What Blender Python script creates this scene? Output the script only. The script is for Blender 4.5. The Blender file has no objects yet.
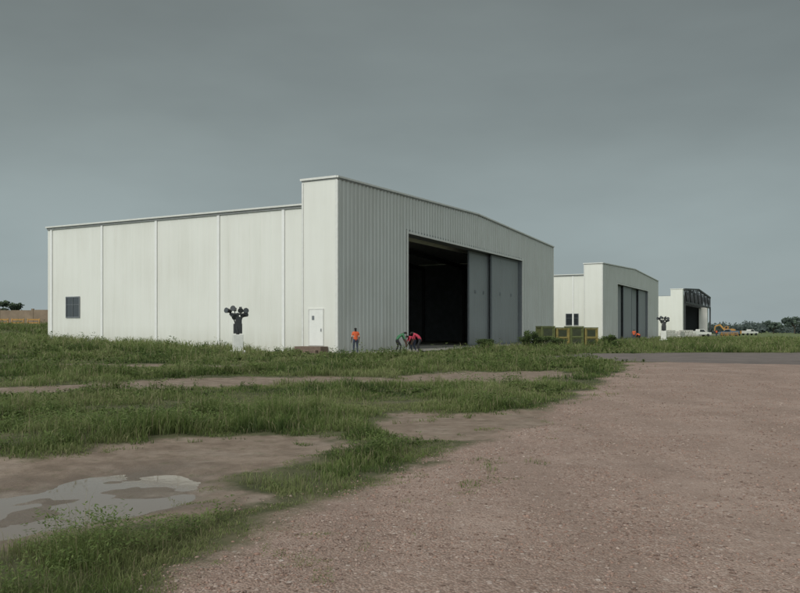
import bpy, math, random
import numpy as np
from mathutils import Vector, Matrix
random.seed(7); rng=np.random.default_rng(7)
S=bpy.context.scene
S.view_settings.view_transform='Standard'; S.view_settings.look='None'; S.view_settings.exposure=0

# ------------------------------------------------------------------ helpers
def link(o): S.collection.objects.link(o); return o
def new_mat(name):
    m=bpy.data.materials.new(name); m.use_nodes=True
    nt=m.node_tree; b=nt.nodes['Principled BSDF']; return m,nt,b
def N(nt,t,**k):
    n=nt.nodes.new(t)
    for a,v in k.items(): setattr(n,a,v)
    return n
def ramp(nt,stops):
    r=N(nt,'ShaderNodeValToRGB'); e=r.color_ramp.elements
    while len(e)<len(stops): e.new(0.5)
    for i,(p,c) in enumerate(stops):
        e[i].position=p; e[i].color=(c[0],c[1],c[2],1) if hasattr(c,'__len__') else (c,c,c,1)
    return r
def mat_basic(name,col,rough=0.6,metal=0.0,var=0.15,scale=3.0,stretch=(1,1,1),bump=0.0,bscale=30):
    m,nt,b=new_mat(name)
    tc=N(nt,'ShaderNodeTexCoord'); mp=N(nt,'ShaderNodeMapping'); mp.inputs['Scale'].default_value=stretch
    nt.links.new(tc.outputs['Object'],mp.inputs[0])
    no=N(nt,'ShaderNodeTexNoise'); no.inputs['Scale'].default_value=scale; no.inputs['Detail'].default_value=6; no.inputs['Roughness'].default_value=0.65
    nt.links.new(mp.outputs[0],no.inputs['Vector'])
    r=ramp(nt,[(0.3,[c*(1-var) for c in col]),(0.7,[min(1,c*(1+var*0.6)) for c in col])])
    nt.links.new(no.outputs[0],r.inputs[0]); nt.links.new(r.outputs[0],b.inputs['Base Color'])
    b.inputs['Roughness'].default_value=rough; b.inputs['Metallic'].default_value=metal
    if bump>0:
        n2=N(nt,'ShaderNodeTexNoise'); n2.inputs['Scale'].default_value=bscale; n2.inputs['Detail'].default_value=5
        nt.links.new(tc.outputs['Object'],n2.inputs['Vector'])
        bp=N(nt,'ShaderNodeBump'); bp.inputs['Strength'].default_value=bump; bp.inputs['Distance'].default_value=0.02
        nt.links.new(n2.outputs[0],bp.inputs['Height']); nt.links.new(bp.outputs[0],b.inputs['Normal'])
    return m

def cladding(name,col,dirt=0.35):
    """painted steel sheet with rain streaks and a dirty foot"""
    m,nt,b=new_mat(name); L=nt.links
    tc=N(nt,'ShaderNodeTexCoord')
    mp=N(nt,'ShaderNodeMapping'); mp.inputs['Scale'].default_value=(1.3,1.3,0.10); L.new(tc.outputs['Object'],mp.inputs[0])
    n1=N(nt,'ShaderNodeTexNoise'); n1.inputs['Scale'].default_value=1.3; n1.inputs['Detail'].default_value=6; n1.inputs['Roughness'].default_value=.6; L.new(mp.outputs[0],n1.inputs['Vector'])
    n2=N(nt,'ShaderNodeTexNoise'); n2.inputs['Scale'].default_value=0.22; n2.inputs['Detail'].default_value=5; L.new(tc.outputs['Object'],n2.inputs['Vector'])
    mul=N(nt,'ShaderNodeMath',operation='MULTIPLY'); L.new(n1.outputs[0],mul.inputs[0]); L.new(n2.outputs[0],mul.inputs[1])
    mr=N(nt,'ShaderNodeMapRange'); mr.inputs['From Min'].default_value=.17; mr.inputs['From Max'].default_value=.42; mr.inputs['To Max'].default_value=dirt; L.new(mul.outputs[0],mr.inputs['Value'])
    sx=N(nt,'ShaderNodeSeparateXYZ'); L.new(tc.outputs['Object'],sx.inputs[0])
    mz=N(nt,'ShaderNodeMapRange'); mz.inputs['From Min'].default_value=2.0; mz.inputs['From Max'].default_value=0.0; mz.inputs['To Max'].default_value=.8; L.new(sx.outputs['Z'],mz.inputs['Value'])
    mzn=N(nt,'ShaderNodeMath',operation='MULTIPLY'); L.new(mz.outputs[0],mzn.inputs[0]); L.new(n1.outputs[0],mzn.inputs[1])
    ad=N(nt,'ShaderNodeMath',operation='ADD',use_clamp=True); L.new(mr.outputs[0],ad.inputs[0]); L.new(mzn.outputs[0],ad.inputs[1])
    mx=N(nt,'ShaderNodeMix',data_type='RGBA'); mx.inputs[6].default_value=(*col,1); mx.inputs[7].default_value=(col[0]*.66,col[1]*.64,col[2]*.58,1)
    L.new(ad.outputs[0],mx.inputs[0]); L.new(mx.outputs[2],b.inputs['Base Color'])
    b.inputs['Roughness'].default_value=.5
    return m

# ---- primitives: return (verts, faces)
def box(x0,x1,y0,y1,z0,z1):
    v=[(x0,y0,z0),(x1,y0,z0),(x1,y1,z0),(x0,y1,z0),(x0,y0,z1),(x1,y0,z1),(x1,y1,z1),(x0,y1,z1)]
    return v,[(0,3,2,1),(4,5,6,7),(0,1,5,4),(1,2,6,5),(2,3,7,6),(3,0,4,7)]
def cbox(c,s,R=None):
    v,f=box(-s[0]/2,s[0]/2,-s[1]/2,s[1]/2,-s[2]/2,s[2]/2)
    R=R or Matrix.Identity(3)
    return [tuple(R@Vector(p)+Vector(c)) for p in v],f
def cyl(p0,p1,r0,r1=None,n=12):
    r1=r0 if r1 is None else r1
    p0=Vector(p0);p1=Vector(p1);d=(p1-p0).normalized()
    a=d.cross(Vector((0,0,1)) if abs(d.z)<.9 else Vector((1,0,0))).normalized(); b=d.cross(a)
    v=[];
    for p,r in((p0,r0),(p1,r1)):
        for i in range(n):
            t=2*math.pi*i/n; v.append(tuple(p+a*math.cos(t)*r+b*math.sin(t)*r))
    f=[(i,(i+1)%n,n+(i+1)%n,n+i) for i in range(n)]+[tuple(range(n-1,-1,-1)),tuple(range(n,2*n))]
    return v,f
def beam(p0,p1,w,h=None):
    h=h or w
    p0=Vector(p0);p1=Vector(p1);d=(p1-p0).normalized()
    a=d.cross(Vector((0,0,1)) if abs(d.z)<.95 else Vector((1,0,0))).normalized(); b=d.cross(a)
    v=[]
    for p in(p0,p1):
        for sa,sb in((-1,-1),(1,-1),(1,1),(-1,1)): v.append(tuple(p+a*sa*w/2+b*sb*h/2))
    return v,[(0,1,2,3),(7,6,5,4),(0,4,5,1),(1,5,6,2),(2,6,7,3),(3,7,4,0)]
def prism(prof,y0,y1):
    n=len(prof); v=[(x,y0,z) for x,z in prof]+[(x,y1,z) for x,z in prof]
    f=[tuple(range(n)),tuple(range(2*n-1,n-1,-1))]+[(i,n+i,n+(i+1)%n,(i+1)%n) for i in range(n)]
    return v,f
def part(name,prims,mat,parent=None,bevel=0,smooth=False):
    V=[];F=[]
    for v,f in prims:
        o=len(V); V+=v; F+=[tuple(i+o for i in q) for q in f]
    me=bpy.data.meshes.new(name); me.from_pydata(V,[],F); me.materials.append(mat)
    o=link(bpy.data.objects.new(name,me))
    if parent: o.parent=parent
    if bevel:
        m=o.modifiers.new('bevel','BEVEL'); m.width=bevel; m.segments=2; m.limit_method='ANGLE'
    if smooth:
        for p in me.polygons: p.use_smooth=True
    return o
def root(name,loc=(0,0,0),rz=0,scale=1):
    e=link(bpy.data.objects.new(name,None)); e.empty_display_size=.3
    e.location=loc; e.rotation_euler=(0,0,rz); e.scale=(scale,)*3; return e
def np_mesh(name,V,loops,starts,mat,col=None,parent=None):
    me=bpy.data.meshes.new(name)
    me.vertices.add(len(V)); me.vertices.foreach_set('co',np.ascontiguousarray(V,dtype=np.float32).ravel())
    me.loops.add(len(loops)); me.loops.foreach_set('vertex_index',loops.astype(np.int32))
    me.polygons.add(len(starts)); me.polygons.foreach_set('loop_start',starts.astype(np.int32))
    me.update(calc_edges=True)
    if col is not None:
        a=me.color_attributes.new('Col','FLOAT_COLOR','POINT')
        c=np.ones((len(V),4),dtype=np.float32); c[:,:3]=col; a.data.foreach_set('color',c.ravel())
    me.materials.append(mat)
    o=link(bpy.data.objects.new(name,me))
    if parent: o.parent=parent
    return o

# ---- numpy noise
def _h(i,j,s):
    v=np.sin(i*127.1+j*311.7+s*74.7)*43758.5453; return v-np.floor(v)
def vn(x,y,s=0):
    i=np.floor(x); j=np.floor(y); fx=x-i; fy=y-j
    fx=fx*fx*(3-2*fx); fy=fy*fy*(3-2*fy)
    return (_h(i,j,s)*(1-fx)+_h(i+1,j,s)*fx)*(1-fy)+(_h(i,j+1,s)*(1-fx)+_h(i+1,j+1,s)*fx)*fy
def fbm(x,y,s=0,o=4):
    t=0;a=.5;n=0
    for k in range(o):
        t=t+a*vn(x*2**k+k*17.3,y*2**k-k*9.1,s+k); n+=a; a*=.5
    return t/n
def ss(t): t=np.clip(t,0,1); return t*t*(3-2*t)
def sd(poly,x,y):
    """signed distance, + inside"""
    d=np.full(x.shape,1e9); ins=np.zeros(x.shape,bool); n=len(poly)
    for i in range(n):
        ax,ay=poly[i]; bx,by=poly[(i+1)%n]; ex=bx-ax; ey=by-ay
        t=np.clip(((x-ax)*ex+(y-ay)*ey)/(ex*ex+ey*ey),0,1)
        d=np.minimum(d,np.hypot(x-ax-t*ex,y-ay-t*ey))
        if ay!=by:
            c=((ay>y)!=(by>y))&(x<(bx-ax)*(y-ay)/(by-ay)+ax); ins^=c
    return np.where(ins,d,-d)

# ------------------------------------------------------------------ layout
UX=np.array([.464,.886])
UX=UX/np.hypot(*UX); UY=np.array([-UX[1],UX[0]])
A1=np.array([-4.36,54.0]); RZ=math.atan2(UX[1],UX[0])
W=51.5; D=30.0
A2=A1+UX*78.4; A3=A1+UX*167.5
P_GRAVEL=[(-12,-30),(-4.6,-3),(-2.3,2.6),(-1.46,4.75),(-1.1,5.8),(-.47,7.34),(.36,9.24),(2.19,13.1),(5.8,22.7),(9.6,33),(11,38),(30,44),(70,40),(90,-30)]
P_ASPH=[(9.0,45),(11.2,40.5),(16.5,36),(30,31.5),(90,20),(130,40),(90,62),(40,57),(25,55),(13,53.5)]
P_MUD=[[(-4.8,9.8),(-4.3,10.5),(-3.6,11.6),(-2.4,12.1),(-1.2,12.0),(-.7,10.9),(-1.4,9.3),(-1.9,8.4),(-1.55,7.3),(-2.0,6.5),(-2.6,6.2),(-3.2,5.5),(-5,4.9),(-10,4.2),(-14,7.2),(-9,9.6)],
 [(-14,20),(-10.5,22.5),(-8,25.6),(-4,26.6),(-1,26.6),(1,27.6),(2.2,30),(6.0,30.3),(6.2,26.4),(3,23.6),(.7,23.9),(-1.2,23.4),(-5.2,21.4),(-8.5,20.3),(-14,18)],
 [(-.4,13.0),(.2,14.9),(1.9,15.2),(3.4,15.2),(2.8,12.9),(1.2,11.2),(.2,11.4)],
 [(-24,33),(-14,36),(-5,35),(2,37),(2,35.4),(-6,33.4),(-14,34),(-23,31)]]
P_PUD=[(-4.2,8.2),(-3.67,9.1),(-2.8,9.7),(-1.95,8.6),(-1.75,7.5),(-2.2,6.8),(-2.9,6.0),(-5,5.4),(-9,5.1),(-11,7),(-7,8.7)]
def local(x,y,A=A1):
    dx=x-A[0]; dy=y-A[1]; return dx*UX[0]+dy*UX[1], dx*UY[0]+dy*UY[1]
def masks(x,y):
    g=sd(P_GRAVEL,x,y); a=sd(P_ASPH,x,y)
    g=g+(fbm(x*.9,y*.9,80,3)-.5)*.9*ss((y)/8)
    a=a+(fbm(x*.4,y*.4,83,3)-.5)*3
    m=np.full(x.shape,-1e9)
    for p in P_MUD: m=np.maximum(m,sd(p,x,y))
    m=m+(fbm(x*.8,y*.8,81,4)-.5)*(1.2+1.6*ss((y-10)/15))
    return g,m,a
def ground_z(x,y,mk=None):
    x=np.asarray(x,float); y=np.asarray(y,float)
    g,m,a=mk if mk is not None else masks(x,y)
    z=(fbm(x*.35,y*.35,3)-.5)*.16*ss((40-np.hypot(x,y))/25+.3)
    flat=ss((g+.3)/1.2); z=z*(1-flat*.75)+.02*flat
    flat=ss((a+.5)/2); z=z*(1-flat*.9)
    mm=ss((m+.3)/.7); z=z*(1-mm*.85)-.03*mm
    z=z+(fbm(x*1.5,y*1.5,9,4)-.5)*.045+(fbm(x*6,y*6,12,2)-.5)*.012
    p=sd(P_PUD,x,y); z=z-.045*ss((p+.2)/.6)
    lx,ly=local(x,y)
    rise=np.clip((-x-9)*.035,0,.75)*ss((y-28)/24)
    mound=1.25*ss((-x-32)/9)*ss((y-62)/22)*ss((260-y)/80)
    rise=rise+mound
    ins=ss((lx+.6)/.9)*ss((W-lx+2)/2)*ss((ly+5)/3)*ss((D+1-ly)/1)
    z=z+rise*(1-ins)
    for A in (A1,A2,A3):
        lx,ly=local(x,y,A); k=ss((lx+1.0)/1.2)*ss((62-lx)/2)*ss((ly+6)/2)*ss((D+1-ly)/2); z=z*(1-k)-.06*k
    far=np.hypot(x,y); z=z*ss((600-far)/200)
    return z
def gz(x,y): return float(ground_z(np.array([x]),np.array([y]))[0])

# ------------------------------------------------------------------ materials
M_side=cladding('white_painted_cladding',(.755,.757,.71),.26)
M_front=cladding('shade_darkened_corrugated',(.59,.60,.585),.35)  # grey-white sheet with the front's shade added to its colour
M_trim=mat_basic('light_trim',(.70,.70,.67),.45,var=.1)
M_shadow_strip=mat_basic('shadow_strip_grey',(.27,.28,.28),.5,var=.2)  # for strips that stand in for shade under parapet cap and eave
M_doorgrey=cladding('hangar_door_grey',(.27,.29,.30),.25)
M_doorfrm=mat_basic('door_frame_grey',(.17,.185,.20),.5,var=.15)
M_inner=mat_basic('interior_shade_lining',(.19,.20,.21),.8,var=.25,scale=1.5)  # indoor shade put into dark linings; the walls themselves are white sheet
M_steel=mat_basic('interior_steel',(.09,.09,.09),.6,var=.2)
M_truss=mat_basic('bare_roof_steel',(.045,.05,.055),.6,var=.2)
M_conc=mat_basic('concrete',(.36,.34,.30),.85,var=.25,scale=1.2,bump=.3)
M_glass=mat_basic('dark_window_glass',(.025,.03,.035),.08,var=.1)
M_pdoor=mat_basic('personnel_door_white',(.80,.80,.77),.4,var=.05)
M_black=mat_basic('black_rubber',(.02,.02,.021),.6)
M_dark=mat_basic('dark_metal',(.035,.037,.04),.45,var=.3)
M_brick=mat_basic('brown_step_wood',(.18,.13,.10),.85,var=.3,scale=5)
M_white=mat_basic('white_paint',(.72,.72,.68),.4,var=.12)
M_blue=mat_basic('blue_grey_paint',(.10,.14,.19),.4,var=.12)
M_pipe=mat_basic('downpipe_white',(.80,.80,.78),.35,var=.05)
M_yellow=mat_basic('machine_yellow',(.48,.25,.06),.5,var=.2)
M_olive=mat_basic('olive_crate_paint',(.13,.15,.055),.7,var=.35,scale=4)
M_cyel=mat_basic('yellow_crate_paint',(.29,.235,.08),.75,var=.35,scale=4)
M_oliveD=mat_basic('olive_dark_frame',(.05,.06,.03),.7,var=.3,scale=4)
M_wall=mat_basic('mud_brick_wall',(.27,.205,.15),.95,var=.25,scale=.6,bump=.4,bscale=6)
M_sack=mat_basic('white_sack',(.58,.57,.52),.85,var=.16,scale=4,bump=.3)
M_bark=mat_basic('bark',(.09,.07,.05),.95,var=.3,scale=6,bump=.6)
M_lens=mat_basic('lamp_lens',(.06,.065,.07),.1,var=.1)

def foliage_mat(name,rough=.6,trans=.35):
    m,nt,b=new_mat(name); L=nt.links
    at=N(nt,'ShaderNodeAttribute',attribute_name='Col'); L.new(at.outputs['Color'],b.inputs['Base Color'])
    b.inputs['Roughness'].default_value=rough
    b.inputs['Specular IOR Level'].default_value=.25
    tr=N(nt,'ShaderNodeBsdfTranslucent'); L.new(at.outputs['Color'],tr.inputs['Color'])
    mx=N(nt,'ShaderNodeMixShader'); mx.inputs[0].default_value=trans
    L.new(b.outputs[0],mx.inputs[1]); L.new(tr.outputs[0],mx.inputs[2]); L.new(mx.outputs[0],nt.nodes['Material Output'].inputs['Surface'])
    return m
M_grass=foliage_mat('grass_blades',.6,.42); M_leaf=foliage_mat('leaves',.6,.35)

# ---- ground material
def ground_material():
    m,nt,b=new_mat('ground'); L=nt.links
    tc=N(nt,'ShaderNodeTexCoord'); P=tc.outputs['Object']
    def noise(sc,det=5,rough=.6,vec=None):
        n=N(nt,'ShaderNodeTexNoise'); n.inputs['Scale'].default_value=sc; n.inputs['Detail'].default_value=det; n.inputs['Roughness'].default_value=rough
        L.new(vec or P,n.inputs['Vector']); return n.outputs[0]
    def mix(f,a,c):
        x=N(nt,'ShaderNodeMix',data_type='RGBA')
        for s,v in((0,f),(6,a),(7,c)):
            if isinstance(v,(tuple,list)): x.inputs[s].default_value=(*v,1)
            elif isinstance(v,float): x.inputs[s].default_value=v
            else: L.new(v,x.inputs[s])
        return x.outputs[2]
    def mathn(op,a,c,clamp=False):
        x=N(nt,'ShaderNodeMath',operation=op,use_clamp=clamp)
        for i,v in enumerate((a,c)):
            if isinstance(v,(int,float)): x.inputs[i].default_value=v
            else: L.new(v,x.inputs[i])
        return x.outputs[0]
    def rng_(v,a,c,ta=0.,tb=1.):
        x=N(nt,'ShaderNodeMapRange'); x.inputs[1].default_value=a; x.inputs[2].default_value=c; x.inputs[3].default_value=ta; x.inputs[4].default_value=tb
        L.new(v,x.inputs[0]); return x.outputs[0]
    def mask(attr,amp,w,sc):
        a=N(nt,'ShaderNodeAttribute',attribute_name=attr).outputs['Fac']
        n=mathn('MULTIPLY',mathn('SUBTRACT',noise(sc,6,.7),.5),amp)
        return rng_(mathn('ADD',a,n),-w,w)
    rs=ramp(nt,[(.3,(.05,.055,.025)),(.55,(.10,.10,.05)),(.75,(.17,.14,.09))]); L.new(noise(.9,7,.7),rs.inputs[0])
    rs2=ramp(nt,[(.3,(.10,.135,.05)),(.7,(.17,.20,.085))]); L.new(noise(.05,6,.65),rs2.inputs[0])
    geo=N(nt,'ShaderNodeVectorMath',operation='LENGTH'); L.new(P,geo.inputs[0])
    farf=rng_(geo.outputs['Value'],50.,140.)
    soil=mix(farf,rs.outputs[0],rs2.outputs[0])
    rm=ramp(nt,[(.3,(.15,.112,.083)),(.5,(.23,.175,.135)),(.72,(.32,.255,.205))]); L.new(noise(2.3,10,.7),rm.inputs[0])
    mudf=mask('mud',.8,.14,3.2)
    wetf=mask('pud',1.5,.5,1.2)
    mud=mix(mathn('MULTIPLY',wetf,.6),rm.outputs[0],(.11,.082,.062))
    lit=rng_(noise(5,8,.75),.56,.66,0.,.6); mud=mix(lit,mud,(.10,.105,.05))
    pale=rng_(noise(1.1,6,.7),.52,.66,0.,.45); mud=mix(pale,mud,(.36,.30,.25))
    def cells(sc):
        vo=N(nt,'ShaderNodeTexVoronoi'); vo.inputs['Scale'].default_value=sc; L.new(P,vo.inputs['Vector'])
        vs=N(nt,'ShaderNodeSeparateColor'); L.new(vo.outputs['Color'],vs.inputs[0]); return vo.outputs['Distance'],vs.outputs[0],vs.outputs[1]
    d1,c1,_=cells(50); d2,c2,k2=cells(23)
    stops=[(.0,(.18,.12,.095)),(.35,(.36,.25,.205)),(.62,(.44,.32,.27)),(.85,(.49,.385,.335)),(1,(.55,.47,.42))]
    rg=ramp(nt,stops); L.new(c1,rg.inputs[0]); rgb=ramp(nt,stops); L.new(c2,rgb.inputs[0])
    rg2=ramp(nt,[(.3,(.30,.21,.17)),(.7,(.46,.34,.28))]); L.new(noise(.8,9,.72),rg2.inputs[0])
    edge=rng_(d1,.4,.8,0.,.7)
    grav=mix(.48,rg.outputs[0],rg2.outputs[0])
    grav=mix(edge,grav,(.21,.147,.118))
    bigm=mathn('MULTIPLY',rng_(k2,.78,.81),rng_(d2,.42,.5,1.,0.))
    mpt=N(nt,'ShaderNodeMapping'); mpt.inputs['Rotation'].default_value=(0,0,math.radians(21)); mpt.inputs['Scale'].default_value=(.9,.05,1); L.new(P,mpt.inputs[0])
    tr=noise(1.0,4,.55,mpt.outputs[0])
    grav=mix(rng_(tr,.42,.60,0.,.55),grav,(.275,.20,.163))
    bl=noise(.45,6,.65); grav=mix(rng_(bl,.48,.66,0.,.5),grav,(.48,.365,.31))
    b2=noise(3.5,7,.7); grav=mix(rng_(b2,.52,.66,0.,.5),grav,(.24,.172,.14))
    grav=mix(bigm,grav,rgb.outputs[0])
    gmask=mask('gravel',.9,.22,2.6)
    ra=ramp(nt,[(.3,(.125,.108,.10)),(.7,(.215,.18,.165))]); L.new(noise(.6,9,.75),ra.inputs[0])
    amask=mask('asph',1.6,.5,.8)
    col=mix(mudf,soil,mud); col=mix(gmask,col,grav); col=mix(amask,col,ra.outputs[0])
    L.new(col,b.inputs['Base Color'])
    r1=mathn('MULTIPLY',mudf,wetf)
    rough=rng_(r1,0.,1.,.93,.35); L.new(rough,b.inputs['Roughness'])
    b.inputs['Specular IOR Level'].default_value=.3
    fine=noise(35,6,.7); lump=noise(7,8,.7)
    stones=mathn('MULTIPLY',mathn('ADD',rng_(d1,0.,.7,1.,0.),mathn('MULTIPLY',bigm,1.2)),gmask)
    hgt=mathn('ADD',mathn('MULTIPLY',fine,.5),stones)
    hgt=mathn('ADD',hgt,mathn('MULTIPLY',lump,2.2))
    bp=N(nt,'ShaderNodeBump'); bp.inputs['Strength'].default_value=.8; bp.inputs['Distance'].default_value=.013
    L.new(hgt,bp.inputs['Height']); L.new(bp.outputs[0],b.inputs['Normal'])
    return m
M_ground=ground_material()

# ------------------------------------------------------------------ ground sheet
def axis(segs):
    out=[]
    for a,b_,st in segs: out+=list(np.arange(a,b_,st))
    return np.array(out)
def geo(a,n,k): 
    o=[];s=k*.12;v=a
    for i in range(n): v+=s; s*=1.22; o.append(v)
    return o
ys=np.concatenate([[-400,-150,-60],axis([(-30,0,1.5),(0,3,.3),(3,15,.08),(15,32,.2),(32,75,.5),(75,130,1.5)]),geo(130,28,20)])
xr=axis([(0,4,.1),(4,9,.16),(9,20,.35),(20,50,.8),(50,100,2)])
xr=np.concatenate([xr,geo(100,28,20)])
xl=axis([(0.1,12,.1),(12,22,.3),(22,60,.7),(60,100,2)])
xl=np.concatenate([xl,geo(100,28,20)])
xs=np.concatenate([-xl[::-1],xr])
GX,GY=np.meshgrid(xs,ys); nx=len(xs); ny=len(ys)
fx=GX.ravel(); fy=GY.ravel(); mk=masks(fx,fy); fz=ground_z(fx,fy,mk)
V=np.stack([fx,fy,fz],1)
ii,jj=np.meshgrid(np.arange(nx-1),np.arange(ny-1)); k=(jj*nx+ii).ravel()
loops=np.stack([k,k+1,k+nx+1,k+nx],1).ravel()
g=np_mesh('ground',V,loops,np.arange(len(k))*4,M_ground)
for nm,a in(('gravel',mk[0]),('mud',mk[1]),('asph',mk[2]),('pud',sd(P_PUD,fx,fy))):
    at=g.data.attributes.new(nm,'FLOAT','POINT'); at.data.foreach_set('value',np.clip(a,-3,3).astype(np.float32))
g.data.polygons.foreach_set('use_smooth',np.ones(len(k),bool))

# puddle water
m,nt,b=new_mat('muddy_water'); b.inputs['Base Color'].default_value=(.21,.165,.13,1); b.inputs['Roughness'].default_value=.05; b.inputs['IOR'].default_value=1.4
no=N(nt,'ShaderNodeTexNoise'); no.inputs['Scale'].default_value=9; bp=N(nt,'ShaderNodeBump'); bp.inputs['Strength'].default_value=.04; bp.inputs['Distance'].default_value=.01
tc=N(nt,'ShaderNodeTexCoord'); nt.links.new(tc.outputs['Object'],no.inputs['Vector']); nt.links.new(no.outputs[0],bp.inputs['Height']); nt.links.new(bp.outputs[0],b.inputs['Normal'])
pts=rng.uniform([-5,5.6],[-2,9],(900,2)); q=sd(P_PUD,pts[:,0],pts[:,1])>.25
zz=ground_z(pts[q,0],pts[q,1]); WZ=float(np.percentile(zz,76))
me=bpy.data.meshes.new('puddle'); cx,cy=-5,7.2
me.from_pydata([(cx+(x-cx)*1.05,cy+(y-cy)*1.1,WZ) for x,y in P_PUD],[],[tuple(range(len(P_PUD)-1,-1,-1))]); me.materials.append(m)
link(bpy.data.objects.new('puddle_water',me))

# ------------------------------------------------------------------ hangars
H0=12.2; HP=13.0; HE=10.5
def top_z(x,Wd=W): return H0+(HP-H0)*(1-abs(x-Wd/2)/(Wd/2))
def corrugated(x0,x1,zb,zt,y=0.0,pitch=.55,dep=.07,Wd=W):
    prof=[];x=x0;
    fr=[(0,0),(.42,0),(.52,-dep),(.80,-dep),(.90,0)]
    n0=math.floor(x0/pitch)
    for kk in range(n0,math.ceil(x1/pitch)+1):
        for f,dy in fr:
            xx=(kk+f)*pitch
            if x0<xx<x1: prof.append((xx,y+dy))
    prof=[(x0,y)]+prof+[(x1,y)]
    v=[];f=[]
    for (xx,yy) in prof: v.append((xx,yy,zb(xx))); v.append((xx,yy,zt(xx)))
    for i in range(len(prof)-1): f.append((2*i,2*i+2,2*i+3,2*i+1))
    return v,f
def hangar(A,windows,doors,pdoor=True,Wd=W,pitch=.55):
    R=root('hangar',(A[0],A[1],0),RZ)
    X0,X1,ZT=10.6,39.3,9.5; TY=2.93
    tz=lambda x:top_z(x,Wd)
    c=-.3
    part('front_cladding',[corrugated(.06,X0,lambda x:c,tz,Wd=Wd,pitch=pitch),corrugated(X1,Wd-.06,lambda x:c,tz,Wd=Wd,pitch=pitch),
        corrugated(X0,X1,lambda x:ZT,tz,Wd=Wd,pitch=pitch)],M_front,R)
    part('front_block_side',[box(0,.2,.0,TY,c,H0),box(Wd-.2,Wd,0,TY,c,H0)],M_side,R)
    n=12; v=[];f=[]
    for i in range(n+1):
        x=.2+(Wd-.4)*i/n; v+=[(x,TY,9.6),(x,TY,tz(x)-.02)]
    for i in range(n): f.append((2*i,2*i+1,2*i+3,2*i+2))
    part('front_block_back',[(v,f)],M_side,R)
    v=[];f=[]
    for i in range(n+1):
        x=Wd*i/n; v+=[(x,-.02,tz(x)-.03),(x,TY,tz(x)-.03)]
    for i in range(n): f.append((2*i,2*i+2,2*i+3,2*i+1))
    part('front_block_roof',[(v,f)],M_trim,R)
    hw=Wd/2
    part('parapet_flashing',[beam((-.10,-.10,H0+.02),(hw,-.10,HP+.02),.14,.13),beam((hw,-.10,HP+.02),(Wd+.10,-.10,H0+.02),.14,.13),
        box(-.12,.0,-.02,TY+.1,H0-.05,H0+.10),box(Wd,Wd+.12,-.02,TY+.1,H0-.05,H0+.10)],M_trim,R)
    part('parapet_shadow_strip',[beam((-.04,-.09,H0-.09),(hw,-.09,HP-.09),.05,.08),beam((hw,-.09,HP-.09),(Wd,-.09,H0-.09),.05,.08),box(-.04,-.001,.01,TY,H0-.13,H0-.051)],M_shadow_strip,R)  # solid dark strip painting the shadow under the flashing
    part('corner_trim',[box(-.05,.10,-.09,-.0,c,H0-.2),box(-.05,-.001,.0,.12,c,H0-.2),box(Wd-.1,Wd+.05,-.09,0,c,H0-.2),box(-.05,-.001,TY-.14,TY,c,H0-.2)],M_trim,R)
    IN=.32
    v=[];f=[]
    yy=TY; pr=[(TY,0)]
    while yy+1.0<D: pr+=[(yy+.90,0),(yy+.93,-.012),(yy+.97,-.012),(yy+1.0,0)]; yy+=1.0
    pr.append((D,0))
    for (a,dx) in pr: v+=[(IN+dx,a,c-.3),(IN+dx,a,HE)]
    for i in range(len(pr)-1): f.append((2*i,2*i+1,2*i+3,2*i+2))
    part('side_wall',[(v,f)],M_side,R)
    part('side_wall_core',[box(IN+.01,IN+.15,TY,D,c-.3,HE)],M_inner,R)
    part('far_side_wall',[box(Wd-IN-.15,Wd-IN,TY,D,c,HE)],M_side,R)
    part('back_wall',[prism([(IN+.15,c),(Wd-IN-.15,c),(Wd-IN-.15,HE),(hw,HE+1.2),(IN+.15,HE)],D-.15,D)],M_side,R)
    v=[(IN-.25,TY+.01,HE+.03),(hw,TY+.01,HE+1.25),(Wd-IN+.25,TY+.01,HE+.03),(IN-.25,D+.1,HE+.03),(hw,D+.1,HE+1.25),(Wd-IN+.25,D+.1,HE+.03)]
    part('roof',[(v,[(0,1,4,3),(1,2,5,4)])],M_trim,R)
    part('eave_gutter',[box(IN-.24,IN-.06,TY+.02,D+.05,HE-.02,HE+.10),box(Wd-IN+.06,Wd-IN+.24,TY+.02,D+.05,HE-.02,HE+.10)],M_trim,R)
    part('eave_shadow_strip',[box(IN-.11,IN-.022,TY+.02,D,HE-.18,HE-.022)],M_shadow_strip,R)  # dark strip standing in for shade below the gutter
    pipes=[box(IN-.09,IN-.02,d-.12,d+.12,c-.2,HE-.19) for d in (4.76,10.8,17.2,23.3,29.5)]
    part('downpipes',pipes,M_pipe,R,.02)
    for (d0,d1,z0,z1) in windows:
        xw=IN-.03
        part('window_glass',[box(xw-.01,xw+.02,d0,d1,z0,z1)],M_glass,R)
        fr=[box(xw-.05,xw-.012,d0-.06,d1+.06,z0-.06,z0+.03),box(xw-.05,xw-.012,d0-.06,d1+.06,z1-.03,z1+.06),box(xw-.05,xw-.012,d0-.06,d0+.03,z0+.031,z1-.031),box(xw-.05,xw-.012,d1-.03,d1+.06,z0+.031,z1-.031)]
        fr+=[box(xw-.04,xw-.013,(d0+d1)/2-.02,(d0+d1)/2+.02,z0+.031,z1-.031)]
        fr+=[box(xw-.045,xw-.0135,d0+.031,d1-.031,z0+(z1-z0)*.62,z0+(z1-z0)*.62+.03)]
        part('window_frame',fr,M_doorfrm,R)
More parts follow.
